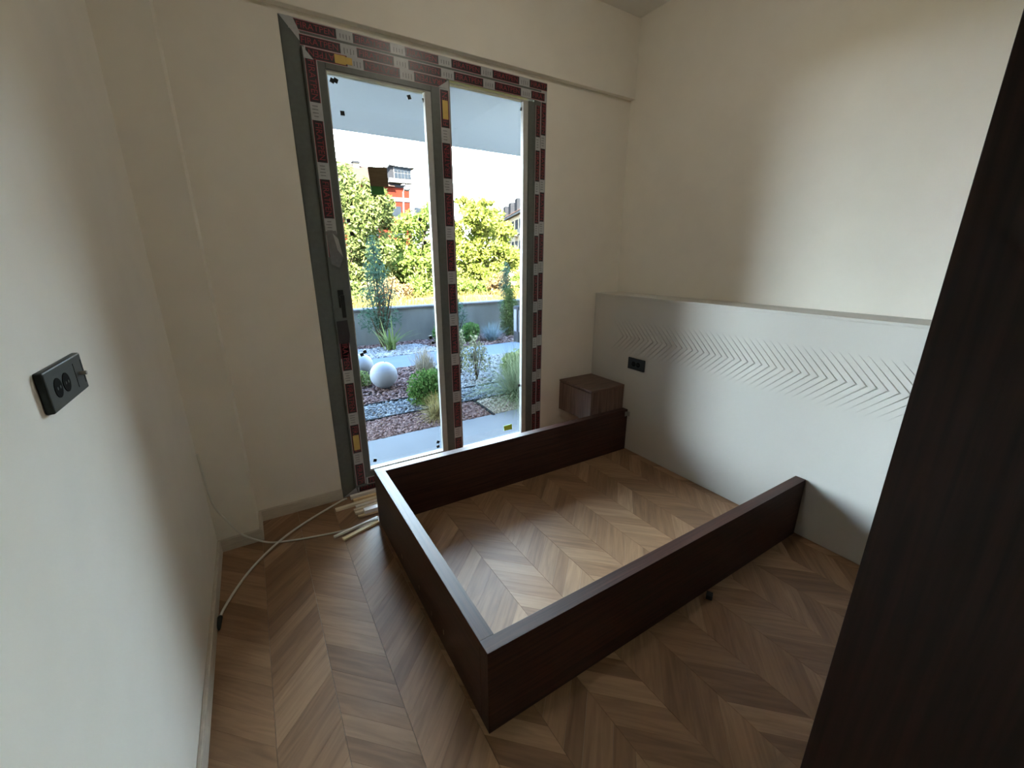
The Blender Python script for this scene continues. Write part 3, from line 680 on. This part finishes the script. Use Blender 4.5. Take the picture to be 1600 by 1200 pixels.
def blades(name, n, length, spread, width, mat, parent, seed, droop=.5, base=.04, up=1., zmin=None, segs=5):
    g = np.random.default_rng(seed); V = []; F = []; sh = []
    for i in range(n):
        az = g.uniform(0, 6.283); lean = spread*g.random()**.8; L = length*g.uniform(.6, 1.05)
        d = np.array([math.cos(az), math.sin(az), 0]); sd_ = np.array([-d[1], d[0], 0])
        p = np.array([*(g.normal(0, base, 2)), 0.]); th = lean; o0 = len(V); val = g.random()
        for k in range(segs+1):
            t = k/segs; w_ = width*(1-t**1.6)*(.6+.4*min(1, t*4))+.0006
            V += [p-sd_*w_, p+sd_*w_]
            p = p+(d*math.sin(th)+np.array([0, 0, math.cos(th)*up]))*L/segs; th = min(th+droop*lean/segs*2, 2.4)
        for k in range(segs):
            F.append((o0+2*k, o0+2*k+1, o0+2*k+3, o0+2*k+2)); sh.append(val)
    return np_mesh(name, np.array(V), np.array(F), mat, parent, sh)
def plant(name, x, y, label, cat, z=GZ): e = empty(name, (x, y, z)); tag(e, label, cat); return e
def stems(parent, tips, r=.006, mat=None):
    V = []; F = []
    for t in tips:
        v, f = tube_data([(0, 0, -.02), tuple(Vector(t)*.5+Vector((0, 0, .03))), t], [r, r*.8, r*.4], 5); o0 = len(V); V += v; F += [tuple(j+o0 for j in q) for q in f]
    return mesh('stems', V, F, mat or M['bark'], parent)
def tips(n, sx_, z0, z1, seed):
    g = random.Random(seed); return [(g.uniform(-sx_, sx_), g.uniform(-sx_, sx_), g.uniform(z0, z1)) for _ in range(n)]
e = plant('box_bush', -.93, 3.55, 'round dense green bush growing at the bark edge', 'bush')
leaves('foliage', [(0, 0, .20, .21, .20, .20), (-.06, -.04, .14, .18, .17, .15), (.08, .02, .24, .15, .15, .15)], 3600, .020, M['l_box'], e, 21, shell=.3); stems(e, tips(9, .12, .12, .28, 1))
e = plant('lime_bush', P(566, 604, 1, 4.6).x, 4.62, 'lime green bush in front of the hidden globe lamp', 'bush')
leaves('foliage', [(0, 0, .10, .13, .12, .11), (-.1, 0, .12, .13, .12, .11)], 1400, .018, M['l_yucca'], e, 22, shell=.3); stems(e, tips(6, .08, .06, .16, 2))
e = plant('feather_grass', -.58, 4.55, 'tan feathery grass behind the round green bush', 'grass')
blades('blades', 420, .46, .55, .0028, M['l_grasst'], e, 23, .35, .05)
e = plant('straw_grass', -1.02, 3.02, 'straw yellow grass tuft in the bark by the window mullion', 'grass')
blades('blades', 380, .30, 1.0, .0026, M['l_grassy'], e, 24, .8, .03)
e = plant('fountain_grass', .02, 3.05, 'soft green fountain grass arching over the beige pebbles', 'grass')
blades('blades', 900, .74, 1.0, .0034, M['l_grassg'], e, 25, .75, .05)
e = plant('broadleaf_bush', .40, 3.60, 'bright green leafy bush behind the fountain grass', 'bush')
leaves('foliage', [(0, 0, .26, .24, .2, .22), (-.12, 0, .30, .16, .15, .14)], 1500, .032, M['l_yucca'], e, 26, shell=.3); stems(e, tips(8, .12, .15, .36, 3))
e = plant('cream_edged_shrub', P(748, 596, 2, GZ).x, 4.08, 'cream-edged upright shrub standing in white pebbles', 'shrub')
leaves('foliage', [(0, 0, .26, .19, .17, .18), (-.03, 0, .52, .06, .06, .16), (.06, 0, .40, .12, .12, .14), (-.12, 0, .36, .09, .09, .14)], 620, .024, M['l_var'], e, 27, shell=.2); stems(e, tips(8, .14, .35, .75, 4))
e = plant('cream_edged_shrub', P(716, 582, 2, GZ).x, 4.5, 'cream-edged shrub cut off by the window mullion', 'shrub')
leaves('foliage', [(0, 0, .30, .13, .13, .24), (-.03, 0, .55, .09, .09, .16)], 460, .024, M['l_var'], e, 28, shell=.2); stems(e, tips(7, .1, .35, .7, 5))
e = plant('sword_leaf_plant', -.49, 6.62, 'lime sword-leaved plant rising from white pebbles', 'plant')
blades('blades', 34, .66, .75, .018, M['l_yucca'], e, 29, .55, .04, segs=7)
e = plant('box_bush', P(735, 522, 1, 6.6).x, 6.62, 'small green bush left of the blue grass', 'bush')
leaves('foliage', [(0, 0, .20, .20, .18, .19), (.06, 0, .26, .14, .14, .12)], 1500, .024, M['l_box'], e, 30, shell=.3); stems(e, tips(6, .1, .1, .26, 6))
e = plant('box_bush', P(690, 528, 1, 6.75).x, 6.78, 'small green bush peeking past the left window stile', 'bush')
leaves('foliage', [(0, 0, .20, .16, .16, .20)], 1000, .024, M['l_box'], e, 31, shell=.3); stems(e, tips(5, .1, .1, .26, 7))
e = plant('blue_fescue', P(769, 525, 1, 6.5).x, 6.52, 'spiky blue-grey grass near the bollard lamp', 'grass')
blades('blades', 420, .42, 1.15, .0045, M['l_blue'], e, 32, .15, .04)
e = plant('conifer_shrub', P(797, 505, 1, 6.85).x, 6.85, 'feathery green conifer shrub beside the bollard lamp', 'shrub')
leaves('foliage', [(0, 0, .45, .22, .2, .42), (0, 0, .85, .14, .14, .28), (-.05, 0, .2, .2, .2, .2)], 3000, .032, M['l_dark'], e, 33, shell=.1, aspect=.22); stems(e, [(0, 0, 1.0)]+tips(6, .12, .3, .7, 8), .012)
e = plant('young_conifer', P(791, 470, 1, 7.1).x, 7.12, 'slim blue-green sapling in front of the wall on the right', 'tree')
leaves('foliage', [(0, 0, 1.0, .16, .16, .3), (0, 0, 1.3, .12, .12, .28), (0, 0, .65, .18, .18, .25)], 1300, .036, M['l_conif'], e, 34, shell=.05, aspect=.2); stems(e, [(0, 0, 1.5)]+tips(8, .12, .5, 1.2, 9), .014)
e = plant('young_conifer', P(594, 500, 1, 6.98).x, 6.98, 'slim blue-green sapling rising behind the sword-leaved plant', 'tree')
leaves('foliage', [(0, 0, .55, .40, .26, .28), (0, 0, .95, .32, .26, .3), (0, 0, 1.35, .24, .22, .3), (0, 0, 1.75, .14, .14, .25)], 2600, .040, M['l_conif'], e, 35, shell=.05, aspect=.2); stems(e, [(0, 0, 1.9)]+tips(14, .24, .5, 1.4, 10), .018)
e = plant('young_conifer', P(712, 490, 1, 7.1).x, 7.1, 'small blue-green conifer right of the window mullion', 'tree')
leaves('foliage', [(0, 0, .45, .24, .2, .35), (0, 0, .75, .14, .14, .2)], 1100, .036, M['l_conif'], e, 36, shell=.05, aspect=.2); stems(e, [(0, 0, .85)]+tips(8, .16, .3, .6, 11), .012)

# trees beyond the wall: crowns described by blobs at a chosen distance, on the ground at z = .32
def tree(name, base_u, y, blobs_px, n, size, mat, label, seed, hang=.2, cat='tree', trunk=.09, shell=.3, clump=True):
    bx = P(base_u, 440, 1, y).x; e = plant(name, bx, y, label, cat, .32); g = random.Random(seed); bl = []
    for u, v, ru, rv in blobs_px:
        c = P(u, v, 1, y); r = abs(P(u+ru, v, 1, y).x-c.x); rz = abs(P(u, v-rv, 1, y).z-c.z); yy = y+g.uniform(-.4, .4)*r
        bl.append((c.x-bx, yy-y, c.z-.32, r, r*.8, rz))
    core = list(bl)
    if clump:
        bl = []
        for b_ in core:
            bl.append((b_[0], b_[1], b_[2], b_[3]*.72, b_[4]*.72, b_[5]*.72))
            for _ in range(9):
                d = Vector((g.gauss(0, 1), g.gauss(0, 1)-.5, g.gauss(0, 1)+.2)).normalized(); f = g.uniform(.22, .42)
                bl.append((b_[0]+d.x*b_[3]*.78, b_[1]+d.y*b_[4]*.78, b_[2]+d.z*b_[5]*.78, b_[3]*f, b_[4]*f, b_[5]*f))
    leaves('crown', bl, n, size, mat, e, seed, hang, shell)
    V = []; F = []
    top = max(bl, key=lambda q: q[5]*q[3])
    for k, b_ in enumerate([top]+core):
        tipz = b_[2]+ (b_[5]*.5 if k else 0)
        v, f = tube_data(spline([(0, 0, -.1), ((b_[0])*.15, b_[1]*.2, tipz*.4), (b_[0]*.6, b_[1]*.7, tipz*.75), (b_[0], b_[1], tipz)], 3), [trunk*(1-.09*i)*(1 if k == 0 else .5) for i in range(10)], 6)
        o0 = len(V); V += v; F += [tuple(j+o0 for j in q) for q in f]
    mesh('trunk', V, F, M['bark'], e, True); return e
tree('olive_tree', 545, 15, [(528, 300, 34, 62), (552, 345, 46, 60), (575, 330, 34, 48), (540, 410, 50, 55), (585, 395, 44, 55), (530, 440, 50, 40), (598, 335, 22, 34)], 15000, .085, M['l_olive'], 'big silvery green tree filling the left pane', 41)
tree('olive_tree', 425, 16, [(430, 350, 60, 60), (400, 400, 70, 60), (455, 420, 55, 50), (440, 300, 40, 40)], 8000, .085, M['l_olive'], 'silvery green tree left of the big one, behind the left wall', 45)
tree('acacia_tree', 330, 18, [(330, 360, 60, 50), (290, 400, 70, 55), (360, 410, 60, 45)], 6000, .095, M['l_mid'], 'fresh green tree farthest left, behind the left wall', 46)
tree('acacia_tree', 655, 17, [(640, 370, 40, 46), (668, 345, 26, 26), (678, 330, 22, 20), (645, 420, 48, 40), (620, 410, 36, 40), (690, 390, 34, 44), (690, 440, 34, 28)], 11000, .095, M['l_mid'], 'fresh green tree behind the window mullion', 42)
tree('walnut_tree', 755, 14, [(742, 348, 32, 26), (772, 350, 26, 26), (728, 322, 18, 14), (722, 392, 32, 44), (765, 400, 36, 36), (796, 408, 18, 26), (745, 432, 48, 30), (758, 318, 15, 9), (784, 366, 18, 16)], 13000, .088, M['l_lime'], 'yellow-green tree filling the right pane', 43)
tree('hazel_tree', 826, 19, [(824, 412, 18, 18), (838, 435, 30, 26), (815, 444, 20, 20)], 4500, .09, M['l_mid'], 'green tree at the right edge of the right pane', 44)
for i, (u, v, ru, rv, y, mt, lb) in enumerate(((540, 462, 44, 22, 11.5, 'l_olive', 'silvery green hedge bush behind the wall on the left'), (618, 456, 30, 20, 12, 'l_dry', 'dry reddish bush behind the wall near the sapling'),
        (660, 455, 32, 22, 12.5, 'l_mid', 'green bush behind the wall below the street lamp'), (730, 452, 32, 20, 12.5, 'l_mid', 'green bush behind the wall at the mullion'),
        (782, 450, 22, 22, 12, 'l_dry', 'dry reddish bush behind the wall near the bollard'), (818, 452, 24, 18, 11.5, 'l_lime', 'yellow bush behind the wall by the right frame'))):
    tree('wild_bush', u, y, [(u, v, ru, rv), (u-ru*.5, v+6, ru*.6, rv*.7), (u+ru*.5, v+4, ru*.6, rv*.7)], 2600, .055, M[mt], lb, 60+i, 0, 'bush', .03, .2)
g = np.random.default_rng(5)
e = plant('dry_grass', 0, 0, 'tall sunlit dry grass right behind the garden wall', 'grass', .32); e.location = (0, 9, .32)
n = 5000; px_ = g.uniform(-3, 7, n); py_ = g.uniform(-1.2, 2.2, n); hh = g.uniform(.10, .34, n); ang = g.uniform(0, 6.28, n); ln = g.normal(0, .08, (n, 2))
V = np.stack([np.stack([px_-np.cos(ang)*.012, py_-np.sin(ang)*.012, 0*px_], 1), np.stack([px_+np.cos(ang)*.012, py_+np.sin(ang)*.012, 0*px_], 1), np.stack([px_+ln[:, 0], py_+ln[:, 1], hh], 1)], 1).reshape(-1, 3)
o = np_mesh('dry_grass_blades', V, np.arange(3*n).reshape(-1, 3), M['l_drygrass'], e, g.random(n)); o['kind'] = 'stuff'; e['kind'] = 'stuff'

# street lamp
y = 26; b0 = P(634, 440, 1, y); t0 = P(630, 300, 1, y)
e = plant('street_lamp', b0.x, y, 'slim white street lamp between the trees', 'street lamp', .32)
cyl('pole', (0, 0, -.1), (t0.x-b0.x, 0, t0.z-.32), .075, M['farw'], e, 10, .05)
tube('arm', [(t0.x-b0.x, 0, t0.z-.36), (t0.x-b0.x+.08, 0, t0.z-.16), (t0.x-b0.x+.22, -.05, t0.z-.10)], .04, M['farw'], e, 6)
bm = bmesh.new(); bmesh.ops.create_uvsphere(bm, u_segments=14, v_segments=8, radius=.22, matrix=Matrix.Translation((t0.x-b0.x+.24, -.05, t0.z-.12)) @ Matrix.Diagonal((1, .8, .7, 1))); bm_obj('head', bm, M['farw'], e, True)

# red apartment block far left, y = 75
y = 75.; k = lambda u, v, yy=y: P(u, v, 1, yy)
A = k(541, 320); B = k(641, 320); xa, xb = A.x, B.x; e = empty('apartment_building', ((xa+xb)/2, y, .32)); tag(e, 'distant red apartment block with white glazed attic bay', 'building'); EO = Vector(e.location)
def fb(name, lo, hi, mat, par=None): return box(name, tuple(Vector(lo)-EO), tuple(Vector(hi)-EO), mat, par or e)
zt = k(620, 290).z; x1_ = k(614, 280).x; xm = k(645, 280).x
fb('wall', (xa, y, .2), (xb, y+14, zt), M['brickred'])
zb0, zb1 = k(628, 315.5).z, k(628, 309).z
fb('band', (xa, y-.12, zb0), (xb+.1, y+14, zb1), M['farw']); fb('band', (xa, y-.15, k(625, 293.5).z), (xb+.15, y+14, k(625, 289).z), M['fardark'])
fb('balcony_slab', (x1_-.9, y-1.0, k(628, 287.5).z), (xb+.5, y+.3, k(628, 281).z), M['farw'])
bz0, bz1 = k(628, 281).z, k(628, 262).z
bay = fb('attic_bay', (x1_, y-.6, bz0), (xb+.3, y+6, bz1), M['farw'])
wdt_ = (xb+.3-x1_)
for i in range(5):
    for j in range(2):
        z0 = bz0+(bz1-bz0)*(.06+.48*j); fb('window', (x1_+wdt_*(.05+.19*i), y-.68, z0), (x1_+wdt_*(.05+.19*i+.16), y-.6, z0+(bz1-bz0)*.40), M['farglass'], e)
fb('side_wall', (x1_-1.2, y-.5, bz0-.1), (x1_, y+6, bz1), M['fardark'])
bm = bmesh.new(); ap = k(616, 254).z
V = [bm.verts.new(tuple(Vector(q)-EO)) for q in ((x1_-.9, y-1.0, bz1), (xb+1.0, y-1.2, bz1-.1), (xb+1.0, y+7, bz1-.1), (x1_-.9, y+7, bz1), (x1_+.2, y+1.5, ap), (x1_+1.8, y+1.5, ap-.25))]
for f in ((0, 1, 5, 4), (1, 2, 5), (2, 3, 4, 5), (3, 0, 4), (3, 2, 1, 0)): bm.faces.new([V[i] for i in f])
bm_obj('bay_roof', bm, M['farw'], e)
bm = bmesh.new(); zr = k(575, 253).z
V = [bm.verts.new(tuple(Vector(q)-EO)) for q in ((xa-.6, y-.8, zt-.3), (x1_, y-.8, zt-.3), (x1_, y+14, zt-.3), (xa-.6, y+14, zt-.3), (xa, y+6, zr+.9), (x1_, y+6, zr))]
for f in ((0, 1, 5, 4), (1, 2, 5), (2, 3, 4, 5), (3, 0, 4), (3, 2, 1, 0)): bm.faces.new([V[i] for i in f])
bm_obj('roof', bm, M['rooft'], e)
ch = k(568, 252); fb('chimney', (ch.x-.5, y+5, zr-1), (ch.x+.4, y+5.8, ch.z+.6), M['facw']); fb('chimney_cap', (ch.x-.7, y+4.8, ch.z+.6), (ch.x+.6, y+6, ch.z+.9), M['fardark'])
V, F = tube_data([tuple(Vector((x1_-1.6+1.0*math.sin(t), y-.9, bz0+.2+2.4*math.sin(t*.5+.4)))-EO) for t in np.linspace(0, 1.8, 8)], .22, 6); mesh('arched_rail', V, F, M['farw'], e, True)
for i in range(3):
    for j in range(3):
        fb('window', (xa+3+4.2*i, y-.06, 1.5+3.4*j), (xa+4.8+4.2*i, y+.05, 3.2+3.4*j), M['farglass'])

# cream terraced building far right: facade runs back from the right frame towards the mullion
pn = P(836, 330, 1, 46.); pf = P(770, 330, 1, 82.)
dx = Vector((pf.x-pn.x, pf.y-pn.y, 0)); Ln = dx.length; e = empty('apartment_building', (pn.x, pn.y, .32), math.atan2(dx.y, dx.x)); tag(e, 'distant cream apartment row with dormers at the right', 'building')
# local x runs along the facade away from us, +y (left of travel) faces the garden
zc = P(836, 318, 1, 46.).z-.32; zrg = P(836, 300, 1, 46.).z-.32
def rb(name, lo, hi, mat, par=None): return box(name, lo, hi, mat, par or e)
rb('wall', (-6, -10, -.2), (Ln, 0, zc), M['facw']); rb('cornice', (-6, -.2, zc-.35), (Ln, .5, zc), M['farw'])
bm = bmesh.new(); V = [bm.verts.new(q) for q in ((-6, .6, zc), (Ln, .6, zc), (Ln, -10, zc), (-6, -10, zc), (-6, -4.5, zrg+1.6), (Ln, -4.5, zrg+1.6))]
for f in ((0, 1, 5, 4), (1, 2, 5), (2, 3, 4, 5), (3, 0, 4), (3, 2, 1, 0)): bm.faces.new([V[i] for i in f])
bm_obj('roof', bm, M['rooft'], e)
for i in range(6):
    x0 = -1+i*6.0; rb('dormer', (x0, -3.6, zc+.8), (x0+2.2, -1.0, zrg+1.5), M['fardark'])
    for j in range(4):
        z0 = zc-2.9-3.1*j
        if z0 < .3: continue
        f_ = rb('window', (x0+.3, 0, z0), (x0+1.9, .10, z0+1.9), M['farglass']); rb('window_bar', (x0+1.05, .02, z0), (x0+1.15, .14, z0+1.9), M['farw'], f_)
        rb('window', (x0+3.6, 0, z0), (x0+4.8, .10, z0+1.9), M['farglass'])
        rb('balcony', (x0-.2, 0, z0-.5), (x0+2.4, 1.0, z0+.25), M['farw'] if j % 2 == 0 else M['facw'])
